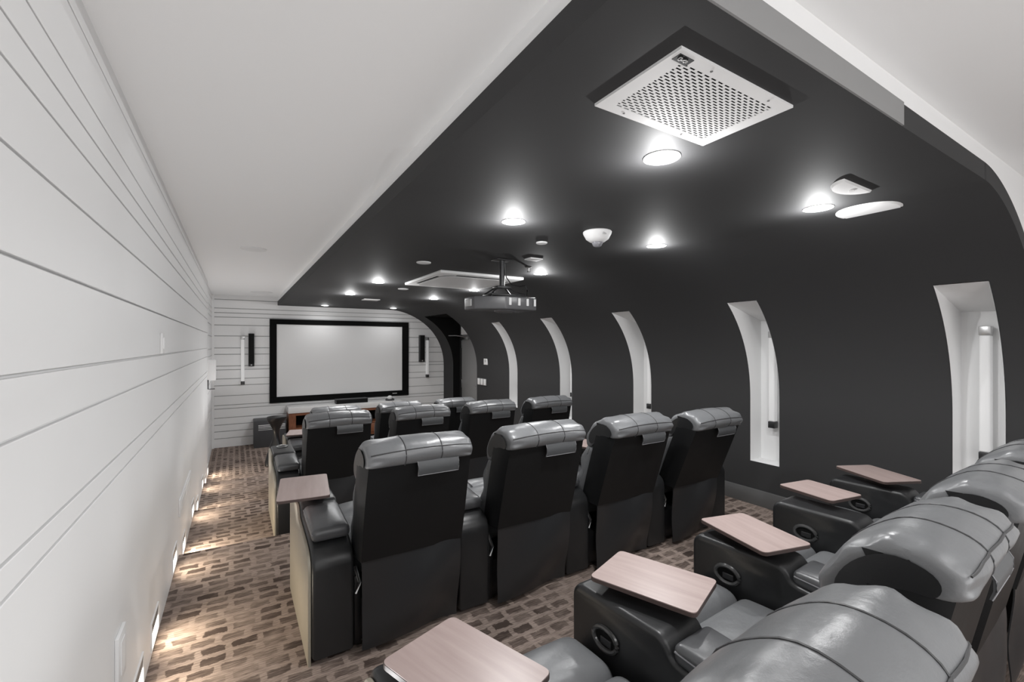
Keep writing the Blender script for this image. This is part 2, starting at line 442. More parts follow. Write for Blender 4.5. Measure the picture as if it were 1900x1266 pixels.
# ------------------------------------------------------------------ recliner prototype
PITCH, AW = .747, .19
pad_prof = None
def arm_bm(x0):
    poly = [(0, .03), (0, .50), (.12, .545), (.40, .575), (.44, .632), (.80, .632), (.83, .60), (.83, .03)]
    poly = rounded(poly, [0, .07, .1, .02, .03, .06, .03, 0], 4)
    return prism(poly, x0, x0 + AW, bev=.018, seg=3)
def build_arm(root, x0, label=None, tray=None, cream=False, bezel=True, cup=False):
    a = mk('arm', arm_bm(x0), M['armvinyl'], root)
    # padded armrest behind the raised front console
    def puff(v, h):
        u = max(0, 1 - (v.x / h[0]) ** 2); t = max(0, 1 - (v.y / h[1]) ** 2)
        return Vector((v.x, v.y, v.z + .014 * u * t * (1 if v.z > 0 else 0) + v.y * .08))
    bm = bmesh.new(); cushion(bm, (x0 + AW / 2 + .004, .245, .582), (AW - .012, .33, .062), .024, (5, 6, 2), puff)
    mk('armrest_pad', bm, M['pad'], a)
    bm = bmesh.new()
    for xx in (x0 + .012, x0 + AW - .006):
        tube(bm, [(xx, .09 + .31 * k / 8, .590 + .0248 * k / 8 - .012) for k in range(9)], .0035)
    mk('piping', bm, M['palethread'], a)
    if cream:
        poly = rounded([(.015, .0), (.015, .49), (.13, .532), (.42, .56), (.46, .615), (.79, .615), (.82, .59), (.82, .0)], [0, .07, .1, .02, .03, .05, .03, 0], 4)
        s = mk('side_panel', prism(poly, x0 - .016, x0 - .001, bev=.004, seg=2), M['panel'], a)
        s['label'] = 'pale taupe outer side panel'
    if bezel:
        bm = bmesh.new(); pts = []
        for k in range(25):
            t = 2 * math.pi * k / 24; pts.append((x0 - .003, .66 + .052 * math.cos(t), .505 + .036 * math.sin(t)))
        tube(bm, pts, .009, 8); mk('recline_bezel', bm, M['rim'], a)
        bm = bmesh.new()
        cyl(bm, (x0 - .0005, .66, .505), .046, .006, 'X', 24)
        for v in bm.verts: v.co.z = .505 + (v.co.z - .505) * .68
        r = mk('recline_switch', bm, M['dark'], a)
        bm = bmesh.new(); cushion(bm, (x0 - .004, .655, .498), (.008, .05, .026), .004, (2, 3, 2)); mk('recline_button', bm, M['plastic'], a)
    if cup:
        bm = lathe([(.036, -.01), (.048, -.004), (.052, .006), (.048, .012), (.040, .010), (.037, .002)], 28)
        mk('cup_holder_rim', bm, M['metal'], a, (x0 + AW / 2, .70, .632))
        bm = bmesh.new(); cyl(bm, (0, 0, 0), .037, .006); mk('cup_holder', bm, M['dark'], a, (x0 + AW / 2, .70, .634))
    return a
def build_tray(root, cx, cy, rz, w=.25, l=.36):
    """wooden tray on a swivel post; long axis along local y before rotation"""
    poly = rounded([(-w / 2, -l / 2), (w / 2, -l / 2), (w / 2, l / 2), (-w / 2, l / 2)], .022, 5)
    bm = bmesh.new()
    a = [bm.verts.new((x, y, 0)) for x, y in poly]; b = [bm.verts.new((x, y, .016)) for x, y in poly]
    bm.faces.new(a[::-1]); bm.faces.new(b); n = len(poly)
    for i in range(n): bm.faces.new((a[i], a[(i + 1) % n], b[(i + 1) % n], b[i]))
    t = mk('tray_table', bm, M['tray'], root, (cx, cy, .668), (0, 0, rz))
    bm = bmesh.new()
    a = [bm.verts.new((x * 1.008, y * 1.006, .0005)) for x, y in poly]; b = [bm.verts.new((x * 1.008, y * 1.006, .0135)) for x, y in poly]
    for i in range(n): bm.faces.new((a[i], a[(i + 1) % n], b[(i + 1) % n], b[i]))
    bm.faces.new(a[::-1])
    mk('tray_edge', bm, M['trayedge'], t)
    bm = bmesh.new(); cyl(bm, (0, 0, -.018), .008, .036); cyl(bm, (0, 0, -.033), .02, .006)
    p = mk('tray_post', bm, M['metal'], t, (0, l * .28, 0))
    return t
PIV = (.10, .42)     # y, z of the backrest hinge
def head_ring():
    pts = [(-.188, .930), (-.210, .952), (-.214, .985), (-.194, 1.018), (-.15, 1.042), (-.095, 1.052), (-.04, 1.040), (.015, 1.002),
           (.062, .95), (.095, .89), (.098, .84), (.07, .81), (.03, .82), (-.01, .87), (-.06, .915), (-.13, .93)]
    n = len(pts); out = []
    P = [Vector((y, .93 + (z - .93) * .90 if z > .93 else z)) for y, z in pts]
    for i in range(n):
        for k in range(2):
            t = k / 2; a, b, c, d = P[i - 1], P[i], P[(i + 1) % n], P[(i + 2) % n]
            out.append(.5 * ((2 * b) + (-a + c) * t + (2 * a - 5 * b + 4 * c - d) * t * t + (-a + 3 * b - 3 * c + d) * t ** 3))
    return out
def headrest_bm():
    ring = head_ring(); n = len(ring); cen = sum(ring, Vector((0, 0))) / n
    xc, hw = AW + .557 / 2, .266
    us = [-1, -.99, -.95, -.90, -.83, -.74, -.62, -.48, -.355, -.34, -.325, -.18, 0, .18, .325, .34, .355, .48, .62, .74, .83, .90, .95, .99, 1]
    bm = bmesh.new(); rings = []
    for u in us:
        s = (1 - abs(u) ** 10) ** .5 if abs(u) < .999 else 0
        s = .80 + .20 * s if abs(u) < .999 else .70
        seam = 1 - .014 * max(0, 1 - abs(abs(u) - .34) / .03)
        r = []
        for k, p in enumerate(ring):
            d = p - cen
            q = cen + d * s * seam
            crown = .012 * (1 - u * u)
            q = Vector((q.x, q.y + (crown if d.y > 0 else 0)))
            pk = max(0, abs(u) - .62) / .38 if abs(u) < .985 else 0
            wv = noise.noise(Vector((u * 5.0, k * .75, 2.3))) * .5 + math.sin(k * 1.9 + 1.1 * u) * .5
            q = q + d.normalized() * (.022 * pk * wv + (.004 * noise.noise(Vector((u * 4, k * .3, 0))) if abs(u) < .985 else 0))
            r.append(bm.verts.new((xc + u * hw, q.x - PIV[0], q.y - PIV[1])))
        rings.append(r)
    for a, b in zip(rings, rings[1:]):
        for k in range(n): bm.faces.new((a[k], b[k], b[(k + 1) % n], a[(k + 1) % n]))
    bm.faces.new(rings[0]); bm.faces.new(rings[-1][::-1])
    bmesh.ops.recalc_face_normals(bm, faces=bm.faces[:])
    global head_ends
    head_ends = []
    for r, sg in ((rings[0], -1), (rings[-1], 1)):
        c = sum((v.co for v in r), Vector()) / len(r)
        head_ends.append([c + (v.co - c) * .93 + Vector((sg * .007, 0, 0)) for v in r])
    return bm, rings
def make_recliner():
    root = empty('recliner', (0, 0, 0))
    x0, x1 = AW, PITCH
    xc = (x0 + x1) / 2
    # base and footrest
    bm = B(x0 + .03, x1 - .03, .04, .74, .03, .24, bev=.01); mk('base_frame', bm, M['plastic'], root)
    bm = bmesh.new(); cushion(bm, (xc, .80, .24), (.53, .07, .36), .03, (6, 2, 6)); mk('footrest', bm, M['leather'], root)
    # seat: main cushion and front bolster
    def sp(v, h):
        u = max(0, 1 - (v.x / h[0]) ** 2); t = max(0, 1 - (v.y / h[1]) ** 2)
        return Vector((v.x, v.y, v.z + (.03 * u * t if v.z > 0 else 0)))
    bm = bmesh.new(); cushion(bm, (xc, .36, .385), (.53, .46, .16), .05, (8, 8, 2), sp); s = mk('seat_cushion', bm, M['leather'], root)
    bm = bmesh.new(); cushion(bm, (xc, .70, .385), (.53, .25, .17), .065, (8, 5, 2), sp); f = mk('seat_bolster', bm, M['leather'], root)
    bm = bmesh.new()
    for xx in (x0 + .19, x0 + .198):
        tube(bm, [(xx, .59 + .23 * k / 10, .4715 + .026 * (1 - ((.59 + .23 * k / 10 - .70) / .125) ** 2)) for k in range(1, 9)], .0022, 5)
    mk('seam', bm, M['thread'], f)
    # backrest, hinged at PIV so that each chair can lean its own way
    loc = (0, PIV[0], PIV[1])
    bm = bmesh.new()
    lv = [(-.06, .46, .262, .272), (-.10, .62, .262, .276), (-.145, .80, .260, .276), (-.185, .96, .255, .272), (-.165, 1.0, .25, .265)]
    rg = []
    for y, z, rw, fw in lv:
        th = .15
        pts = [(-fw, y + th), (-fw, y + .06), (-rw, y), (rw, y), (fw, y + .06), (fw, y + th)]
        rg.append([bm.verts.new((xc + px, py - PIV[0], z - PIV[1])) for px, py in pts])
    for a, b in zip(rg, rg[1:]):
        for k in range(6): bm.faces.new((a[k], a[(k + 1) % 6], b[(k + 1) % 6], b[k]))
    bm.faces.new(rg[0][::-1]); bm.faces.new(rg[-1])
    bmesh.ops.recalc_face_normals(bm, faces=bm.faces[:])
    mk('backrest', bm, M['vinyl'], root, loc, sharp=25)
    def lum(v, h):
        t = max(0, 1 - (v.x / h[0]) ** 2) * max(0, 1 - (v.z / h[2]) ** 2)
        ch = .014 * math.cos(v.z / h[2] * math.pi * 2.5)
        return Vector((v.x, v.y - v.z * .26 + (.025 * t - ch if v.y > 0 else 0) , v.z))
    bm = bmesh.new(); cushion(bm, (xc, .095 - PIV[0], .64 - PIV[1]), (.53, .13, .42), .055, (8, 3, 12), lum)
    mk('back_cushion', bm, M['leather'], root, loc)
    bm, rings = headrest_bm()
    paths = []
    for iu in (9, 15):
        paths.append([rings[iu][k].co.copy() for k in range(0, 22)])
    across = [rings[iu][5].co.copy() for iu in range(2, len(rings) - 2)]
    low = [rings[iu][1].co.copy() for iu in range(4, len(rings) - 4)]
    hd = mk('headrest', bm, M['leather'], root, loc, sharp=60)
    m_ = hd.modifiers.new('smooth', 'SUBSURF'); m_.levels = 1; m_.render_levels = 1
    for e_ in head_ends:
        bm = bmesh.new(); vs = [bm.verts.new(p) for p in e_]; c = bm.verts.new(sum(e_, Vector()) / len(e_))
        for k in range(len(vs)): bm.faces.new((vs[k], vs[(k + 1) % len(vs)], c))
        bmesh.ops.recalc_face_normals(bm, faces=bm.faces[:])
        mk('end_panel', bm, M['armvinyl'], hd)
    bm = bmesh.new()
    for p in paths: tube(bm, p, .0028, 5)
    tube(bm, [p + Vector((0, -.001, .001)) for p in across], .0028, 5)
    mk('seam', bm, M['thread'], hd)
    # rear flap under the headrest
    bm = bmesh.new()
    cols = [(-.075 + .21 * k / 6) for k in range(7)]
    g0 = []
    for (y, z) in ((-.192, .945), (-.205, .92), (-.204, .895), (-.196, .872)):
        g0.append([[bm.verts.new((xc + .045 + c + .02 * (.93 - z), y + d - PIV[0], z - PIV[1])) for c in cols] for d in (0, .006)])
    for a, b in zip(g0, g0[1:]):
        for s_ in (0, 1):
            for k in range(6): bm.faces.new((a[s_][k], a[s_][k + 1], b[s_][k + 1], b[s_][k]))
    for rr in (g0[0], g0[-1]):
        for k in range(6): bm.faces.new((rr[0][k], rr[0][k + 1], rr[1][k + 1], rr[1][k]))
    for a, b in zip(g0, g0[1:]):
        for k in (0, 6): bm.faces.new((a[0][k], b[0][k], b[1][k], a[1][k]))
    bmesh.ops.recalc_face_normals(bm, faces=bm.faces[:])
    edge = [g0[i][0][0].co.copy() for i in range(4)] + [g0[3][0][k].co.copy() for k in range(1, 7)] + [g0[i][0][6].co.copy() for i in (2, 1, 0)]
    fp = mk('rear_flap', bm, M['flap'], root, loc)
    bm = bmesh.new(); tube(bm, edge, .0018, 5); mk('flap_stitching', bm, M['palethread'], fp)
    # hanging cloth skirt behind the seat
    bm = bmesh.new(); nx, nz = 22, 18; g = []
    for j in range(nz + 1):
        t = j / nz; z = .485 - t * (.455); row = []
        for i in range(nx + 1):
            s_ = i / nx; x = x0 + .02 + s_ * .515 + .008 * math.sin(t * 2.4) * (1 - s_)
            fold = .040 * math.sin(s_ * 5.2 + t * 3.0) * t * (1.1 - t) + .036 * math.sin((s_ + t) * 4.4) * t * .6
            fold += .010 * noise.noise(Vector((s_ * 3, t * 2, 5)))
            sag = .012 * math.sin(s_ * math.pi) * (1 - t)
            row.append(bm.verts.new((x, -.055 - .03 * math.sin(t * math.pi) * .6 + .03 * t + fold, z - sag + .02 * s_ * (1 - t))))
        g.append(row)
    for j in range(nz):
        for i in range(nx): bm.faces.new((g[j][i], g[j + 1][i], g[j + 1][i + 1], g[j][i + 1]))
    sk = mk('rear_skirt', bm, M['cloth'], root); m_ = sk.modifiers.new('thickness', 'SOLIDIFY'); m_.thickness = .005
    # steel mechanism beside the skirt
    bm = bmesh.new(); box(bm, x0 + .004, x0 + .04, .03, .10, .02, .36, bev=.008); mk('mechanism_post', bm, M['plastic'], root)
    bm = bmesh.new(); tube(bm, [(x0 + .012, .05, .40), (x0 + .03, .02, .33), (x0 + .012, .02, .28)], .008); mk('recline_bracket', bm, M['metal'], root)
    return root
def lean(root, deg):
    for ch in root.children:
        if ch.name.split('.')[0] in ('backrest', 'back_cushion', 'headrest', 'rear_flap'):
            ch.rotation_euler = (R(deg), 0, 0)
proto = make_recliner()
used = [False]
def recliner(x, y, z, rz, label, group, deg=0, left=None, right=False, tray=None, tray_r=None):
    """left = dict for the left arm; right = True builds the last arm of a row too"""
    if used[0]: c = copy_tree(proto_bare)
    else: c = proto
    return c
# keep a bare list of the prototype's children meshes: the first placed chair is the prototype itself
spec = []
GB, GC, GD, GA = 'recliners in the second row', 'recliners in the third row', 'recliners in the front row', 'recliners in the row nearest the camera'
rowB = [(.30 + PITCH * k, 2.25, 0, 0) for k in range(4)]
rowC = [(.29 + PITCH * k, 4.19, ZF[1], 0) for k in range(4)]
rowD = [(.52 + PITCH * k, 5.56, ZF[2], 0) for k in range(3)]
c3, s3 = math.cos(R(3)), math.sin(R(3))
rowA = [(.352 + PITCH * k * c3, .425 + (PITCH * k * s3), 0, R(3)) for k in range(4)]
LB = ['black recliner with taupe side panel and tray left of its back, second row aisle seat',
      'black recliner second from the aisle in the row of four seen from behind',
      'black recliner third from the aisle in the row of four seen from behind',
      'black recliner nearest the curved wall in the row of four seen from behind']
LC = ['third-row black recliner beside the aisle with an open cup holder on its arm',
      'third-row black recliner second from the aisle, headrest below the screen corner',
      'black recliner third from the aisle in the third row, its flap facing the camera',
      'black recliner nearest the curved wall in the third row, headrest below a white niche']
LD = ['front row recliner nearest the aisle, only its headrest top showing before the console',
      'middle recliner of the front row of three, dark side turned to the camera',
      'front row recliner nearest the door, only its headrest top showing']
LA = ['grey-black recliner at the bottom right corner, nearest the camera, headrest seen from above',
      'grey-black recliner second from the aisle in the nearest row, puckered headrest and flap showing',
      'grey-black recliner third from the aisle in the nearest row, at the right edge',
      'grey-black recliner nearest the curved wall in the nearest row, mostly hidden at right']
rows = [(rowA, LA, GA, [2, -2.5, -2.5, -2]), (rowB, LB, GB, [0, 1, 4, 8]), (rowC, LC, GC, [0, 0, 0, 1]), (rowD, LD, GD, [0, 0, 0])]
chairs = {}
first = True
snap = None
for ri, (pos, labs, grp, degs) in enumerate(rows):
    for k, (x, y, z, rz) in enumerate(pos):
        c = proto if first else copy_tree(proto)
        first = False
        c.location = (x, y, z); c.rotation_euler = (0, 0, rz)
        tag(c, labs[k], 'recliner', grp)
        chairs['ABCD'[ri], k] = c
# arms, trays and lean are built after the copies so that every chair gets its own
armproto = {}
def add_arm(c, x0, cream=False, cup=False):
    key = (cream, cup)
    if key not in armproto:
        armproto[key] = build_arm(c, 0, cream=cream, cup=cup); a = armproto[key]
    else:
        a = copy_tree(armproto[key], c)
    a.location = (x0, 0, 0)
    return a
TA = [(.49 - .36, 1.03 - .40), None, None, None]
trayproto = None
def add_tray(c, lx, ly, rz, l=.36, w=.25):
    return build_tray(c, lx, ly, rz, w, l)
for (r, k), c in chairs.items():
    n = {'A': 4, 'B': 4, 'C': 4, 'D': 3}[r]
    add_arm(c, 0, cream=(k == 0), cup=(k == 0 and r == 'C'))
    if k == n - 1: add_arm(c, PITCH)
for (pos, labs, grp, degs), r in zip(rows, 'ABCD'):
    for k, d in enumerate(degs): lean(chairs[r, k], d)
def world_tray(r, k, X, Y, ang, **kw):
    x, y, z, rz = dict(A=rowA, B=rowB, C=rowC, D=rowD)[r][k]
    dx, dy = X - x, Y - y
    return add_tray(chairs[r, k], dx * math.cos(rz) + dy * math.sin(rz), -dx * math.sin(rz) + dy * math.cos(rz), ang - rz, **kw)
world_tray('A', 0, .495, 1.03, R(19))
world_tray('A', 1, 1.24, 1.075, R(20))
world_tray('A', 2, 1.925, 1.12, R(-14))
world_tray('A', 3, 2.79, 1.24, R(-10), l=.30)
world_tray('A', 3, 3.46, 1.21, R(-26))
world_tray('B', 0, .333, 2.82, R(-7), l=.44, w=.26)
world_tray('B', 3, 2.46, 2.84, R(14))
world_tray('D', 0, .66, 6.05, R(-12))

# ------------------------------------------------------------------ left wall fittings
def step_light(y, zf, label, k=1.0):
    o = empty('step_light', (XL, y, zf))
    tag(o, label, 'step light', 'step lights along the aisle wall')
    bm = bmesh.new(); box(bm, 0, .006, -.115, .115, .03, .165, bev=.002)
    # face plate with an opening made of four bars
    bm.free(); bm = bmesh.new()
    for b in ((-.115, .115, .157, .165), (-.115, .115, .03, .036), (-.115, -.107, .036, .157), (.107, .115, .036, .157)):
        box(bm, 0, .006, b[0], b[1], b[2], b[3])
    mk('face_plate', bm, M['fixture'], o)
    bm = bmesh.new(); vs = [bm.verts.new(p) for p in ((.005, -.107, .157), (.005, .107, .157), (.0015, .107, .10), (.0015, -.107, .10))]
    bm.faces.new(vs); mk('hood', bm, M['hood'], o)
    bm = bmesh.new(); vs = [bm.verts.new(p) for p in ((.0015, -.107, .10), (.0015, .107, .10), (.003, .107, .036), (.003, -.107, .036))]
    bm.faces.new(vs); mk('lit_lens', bm, M['stepglow'], o)
    l = bpy.data.lights.new('step_beam', 'SPOT'); l.energy = P_STEP * k; l.color = (1, .87, .68); l.spot_size = R(150); l.spot_blend = .6
    l.shadow_soft_size = .05
    lo = bpy.data.objects.new('step_beam', l); lo.location = (.035, 0, .15); lo.rotation_euler = (0, R(-52), 0); lo.parent = o; COL.objects.link(lo)
    return o
SL = [(2.384, 'step light at the bottom edge of the photo, nearest the camera'), (2.83, 'second step light from the camera, beside the taupe side panel'),
      (3.675, 'step light just before the first carpet step'), (4.279, 'step light just past the first carpet step'),
      (5.139, 'step light just before the second carpet step'), (5.684, 'step light just past the second carpet step'),
      (6.561, 'step light just before the third carpet step'), (7.15, 'step light just past the third carpet step'),
      (7.72, 'farthest step light, at the end of the aisle wall')]
for y, lb in SL: step_light(y, floor_z(y), lb, 1.7 if 'just past' in lb else .6 if 'just before' in lb else .8)

o = mk('wall_plate', B(XL, XL + .01, 3.95, 4.85, .27, .39, bev=.002), M['fixture'])
tag(o, 'wide white wall plate low on the shiplap wall above the step lights', 'wall plate')
bm = bmesh.new()
for y in (4.05, 4.4): box(bm, XL + .01, XL + .013, y, y + .3, .295, .365)
mk('insert', bm, M['white'], o)
o = mk('wall_outlet', B(XL, XL + .012, 1.97, 2.09, .34, .51, bev=.003), M['fixture'])
tag(o, 'white wall outlet low on the shiplap wall at the bottom left', 'outlet')
mk('socket', B(XL + .012, XL + .014, 2.0, 2.06, .37, .48), M['white'], o)
o = mk('switch_plate', B(XL, XL + .012, 3.03, 3.10, 1.448, 1.56, bev=.003), M['fixture'])
tag(o, 'small white switch plate between grooves of the left wall', 'switch')
mk('rocker', B(XL + .012, XL + .016, 3.05, 3.08, 1.475, 1.535), M['white'], o)
o = mk('wall_box', B(XL - .02, XL + .10, 7.70, 7.84, .98, 1.28, bev=.006), M['fixture'])
tag(o, 'blank white box on the far end of the left wall', 'box')
bm = bmesh.new(); tube(bm, [(XL + .01, 7.70, .99), (XL + .01, 7.70, .86), (XL + .09, 7.70, .86)], .008); mk('bracket', bm, M['darkmetal'], o)

# ------------------------------------------------------------------ screen wall
scr = empty('projection_screen', (1.92, YB - .012, .364))
tag(scr, 'wide white projection screen in a black frame on the shiplap wall', 'screen')
bm = bmesh.new(); x0, x1, z0, z1 = .552 - 1.92, 3.286 - 1.92, .366 - .364, 1.985 - .364
fw = .13
for a in ((x0, x1, z1 - .1, z1), (x0, x1, z0, z0 + .115), (x0, x0 + .12, z0 + .115, z1 - .1), (x1 - .145, x1, z0 + .115, z1 - .1)):
    box(bm, a[0], a[1], -.04, 0, a[2], a[3], bev=.004, seg=1)
mk('frame', bm, M['frame'], scr)
mk('screen_surface', B(x0 + .1, x1 - .12, -.02, -.005, z0 + .1, z1 - .08), M['screen'], scr)
mk('maker_mark', B(2.92 - 1.92, 3.02 - 1.92, -.042, -.0405, z0 + .05, z0 + .065), M['mark'], scr)
def wall_speaker(x0, x1, z0, z1, label):
    o = mk('wall_speaker', B(x0, x1, YB - .11, YB - .013, z0, z1, bev=.006), M['plastic'])
    tag(o, label, 'speaker', 'slim speakers beside the screen')
    mk('speaker_grille', B(x0 + .008, x1 - .008, YB - .116, YB - .109, z0 + .05, z1 - .01, bev=.003), M['spk'], o)
    mk('badge', B((x0 + x1) / 2 - .012, (x0 + x1) / 2 + .012, YB - .1125, YB - .109, z0 + .018, z0 + .036), M['mark'], o)
wall_speaker(.202, .297, 1.085, 1.70, 'slim black speaker left of the screen')
wall_speaker(3.527, 3.645, 1.10, 1.705, 'slim black speaker right of the screen')
def sconce(loc, ax, label, h=.90, grp='white bar sconces'):
    """vertical bar lamp; ax = direction the bar stands off the wall"""
    o = empty('bar_sconce', loc); tag(o, label, 'wall lamp', grp)
    if ax == 'Y': dx, dy = 0, -1
    else: dx, dy = -1, 0
    cx, cy = dx * .055, dy * .055
    bm = bmesh.new(); box(bm, cx - .03, cx + .03, cy - .028, cy + .028, .06, h - .06, bev=.012, seg=3); mk('lamp_tube', bm, M['tube'], o)
    for z0, z1 in ((0, .06), (h - .06, h)):
        bm = bmesh.new(); box(bm, cx - .032, cx + .032, cy - .03, cy + .03, z0, z1, bev=.004)
        box(bm, min(0, dx * .03) - (.01 if dx == 0 else 0), max(0, dx * .03) + (.01 if dx == 0 else 0), min(0, dy * .03) - (.01 if dy == 0 else 0), max(0, dy * .03) + (.01 if dy == 0 else 0), z0 + .015, z0 + .045)
        mk('end_cap', bm, M['darkmetal'] if z0 == 0 else M['metal'], o)  # metals differ to paint the top cap lit and the bottom one dark
sconce((.11, YB - .012, .75), 'Y', 'white bar sconce on the shiplap left of the screen')
sconce((3.715, YB - .012, .75), 'Y', 'white bar sconce on the shiplap right of the screen')
ordn = ['nearest the camera', 'second from the camera', 'third from the camera', 'fourth from the camera', 'nearest the door']
for (a, b), t in zip(NICHE, ordn):
    sconce((XN, (a + b) / 2 - .01, .72), 'X', 'white bar sconce inside the wall niche ' + t)

con = empty('media_console', (1.92, 9.55, -.39))
tag(con, 'red-brown wooden media console with white top below the screen', 'console')
X0, X1 = .846 - 1.92, 3.0 - 1.92
mk('top', B(X0 - .01, X1 + .01, -.24, .20, .59, .70, bev=.004), M['wtop'], con)
bm = bmesh.new()
box(bm, X0, X1, -.22, .19, .05, .09); box(bm, X0, X1, .17, .19, .09, .59)
for x in (X0, X0 + .68, X0 + 1.4, X1 - .03): box(bm, x, x + .03, -.22, .17, .09, .59)
for a, b in ((X0 + .03, X0 + .68), (X0 + .71, X0 + 1.4), (X0 + 1.43, X1 - .03)):
    box(bm, a, b, -.22, .17, .54, .59); box(bm, a, b, -.22, .17, .28, .31)
mk('carcass', bm, M['console'], con)
for a, b in ((X0 + .14, X0 + .68), (X0 + .71, X0 + 1.4), (X0 + 1.43, X1 - .03)):
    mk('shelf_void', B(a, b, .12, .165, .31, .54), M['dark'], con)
    mk('door', B(a - .1 if a < X0 + .2 else a, b, -.235, -.221, .095, .275, bev=.003), M['console'], con)
mk('front_panel', B(X0 + .03, X0 + .12, -.225, -.20, .31, .54), M['console'], con)
mk('plinth', B(X0 + .05, X1 - .05, -.18, .15, 0, .05), M['plastic'], con)
o = mk('centre_speaker', B(1.69, 2.31, 9.38, 9.56, .31, .40, bev=.008), M['grey'])
tag(o, 'long low grey centre speaker on the console top', 'speaker')
mk('speaker_grille', B(1.70, 2.30, 9.373, 9.381, .318, .392, bev=.003), M['spk'], o)
o = mk('desk_speaker', lathe([(.05, 0), (.09, .0), (.095, .02), (.08, .035)], 24), M['grey'], loc=(2.78, 9.45, .31))
tag(o, 'small round grey and white device on the console near the screen corner', 'device')
mk('cap', lathe([(.045, .035), (.05, .05), (.045, .085), (.02, .10), (.004, .102)], 20), M['fixture'], o)
sub = mk('subwoofer', B(-.26, .26, -.2, .2, 0, .49, bev=.01), M['grey'], loc=(.54, 9.56, -.39))
tag(sub, 'dark grey subwoofer box with slats painted with pale reflections on the floor behind the stool', 'subwoofer')
for k in range(4):
    mk('slat', B(-.19, .25, -.208, -.198, .455 - .055 - k * .028, .455 - .043 - k * .028), M['fixture'] if k < 2 else M['mark'], sub)  # vent slats; the pale tones paint the reflections on them
# hourglass stool with three twisted lobes at its foot
def tw(r, z, a):
    t = max(0, 1 - z / .46)
    lob = 1 + .32 * t * math.cos(3 * a - 2.2)
    return r * lob, a + 1.2 * t
st = mk('hourglass_stool', lathe([(.135, 0), (.158, .01), (.15, .06), (.12, .16), (.082, .28), (.05, .40), (.042, .47), (.05, .54), (.085, .62),
          (.125, .68), (.14, .71), (.14, .735), (.13, .745), (.02, .74)], 48, tw), M['stool'], loc=(.545, 8.0, -.39))
tag(st, 'black lacquered hourglass stool standing in front of the grey subwoofer', 'stool')

# ------------------------------------------------------------------ curved wall switches
o = mk('thermostat', B(4.122, 4.139, 7.60, 7.75, 1.10, 1.23, bev=.004), M['fixture'])
tag(o, 'small white thermostat plate on the black wall above the switches', 'thermostat'); mk('display', B(4.119, 4.122, 7.64, 7.71, 1.15, 1.2), M['mark'], o)
o = mk('light_switch', B(4.126, 4.139, 7.64, 8.03, .69, .83, bev=.003), M['base'])
tag(o, 'bank of three white light switches on the black wall by the door', 'switch')
for k in range(3): mk('rocker', B(4.118, 4.126, 7.66 + k * .125, 7.755 + k * .125, .70, .82, bev=.003), M['fixture'], o)

# ------------------------------------------------------------------ black ceiling fittings
def downlight(x, y, label, z=SOFF):
    k = .3 if y > 9 else 1.7 if y > 6.5 else 1.0
    o = empty('downlight', (x, y, z)); tag(o, label, 'downlight', 'recessed downlights in the black ceiling')
    mk('trim_ring', lathe([(.058, 0), (.072, 0), (.072, -.004), (.058, -.006)], 28), M['fixture'], o)
    mk('lamp_face', lathe([(.058, -.001), (.056, -.006), (.03, -.008), (.003, -.008)], 28), M['lamp'], o)
    l = bpy.data.lights.new('beam', 'SPOT'); l.energy = P_SPOT * k; l.spot_size = R(165); l.spot_blend = .8; l.shadow_soft_size = .05
    lo = bpy.data.objects.new('beam', l); lo.location = (0, 0, -.02); lo.parent = o; COL.objects.link(lo)
    l = bpy.data.lights.new('spill', 'POINT'); l.energy = P_HALO * min(1, k * k * 2); l.shadow_soft_size = 0
    lo = bpy.data.objects.new('spill', l); lo.location = (0, 0, -.085); lo.parent = o; COL.objects.link(lo)
DL = [(1.455, 1.217, 'downlight beside the perforated ceiling grille, largest in view'), (1.445, 2.327, 'downlight left of the domed sensor, second in its line'),
      (2.725, 2.329, 'downlight right of the domed sensor'), (2.729, 1.218, 'downlight beside the big white ceiling disc'),
      (2.76, 3.9, 'downlight to the right above the projector'), (1.47, 5.474, 'downlight left of the ceiling cassette'),
      (1.46, 6.99, 'downlight beyond the cassette, second from the screen at left'), (1.47, 9.28, 'downlight closest to the screen wall at left'),
      (2.79, 9.23, 'downlight closest to the screen wall at right'), (2.79, 7.0, 'downlight between the screen and the cassette at right'),
      (2.83, 5.6, 'downlight behind the projector, by the cassette corner')]
for x, y, lb in DL: downlight(x, y, lb)

# perforated grille
gr = empty('ceiling_grille', (1.22, .895, SOFF)); tag(gr, 'square white perforated grille in the black ceiling', 'ceiling grille')
gx, gy = .268, .16
bm = bmesh.new(); mgx, mgy = .05, .035
for b in ((-gx, gx, gy - mgy, gy), (-gx, gx, -gy, -gy + mgy), (-gx, -gx + mgx, -gy + mgy, gy - mgy), (gx - mgx, gx, -gy + mgy, gy - mgy)):
    box(bm, b[0], b[1], b[2], b[3], -.008, 0)
mk('frame', bm, M['fixture'], gr)
mk('duct_void', B(-gx + mgx, gx - mgx, -gy + mgy, gy - mgy, -.002, -.0005), M['dark'], gr)
bm = bmesh.new(); rows_n, cols_n = 25, 14
ix0, ix1, iy0, iy1 = -gx + mgx, gx - mgx, -gy + mgy, gy - mgy
rh = (iy1 - iy0) / rows_n; cw = (ix1 - ix0) / cols_n
for r_ in range(rows_n + 1):
    y = iy0 + r_ * rh; box(bm, ix0, ix1, max(iy0, y - rh * .22), min(iy1, y + rh * .22), -.0075, -.0065)
for r_ in range(rows_n):
    y = iy0 + r_ * rh
    for c_ in range(cols_n + 1):
        x = ix0 + (c_ + (.5 if r_ % 2 else 0)) * cw
        a, b = max(ix0, x - cw * .17), min(ix1, x + cw * .17)
        if b > a: box(bm, a, b, y + rh * .25, y + rh * .75, -.0075, -.0065)
mk('perforated_sheet', bm, M['fixture'], gr)['kind'] = 'stuff'
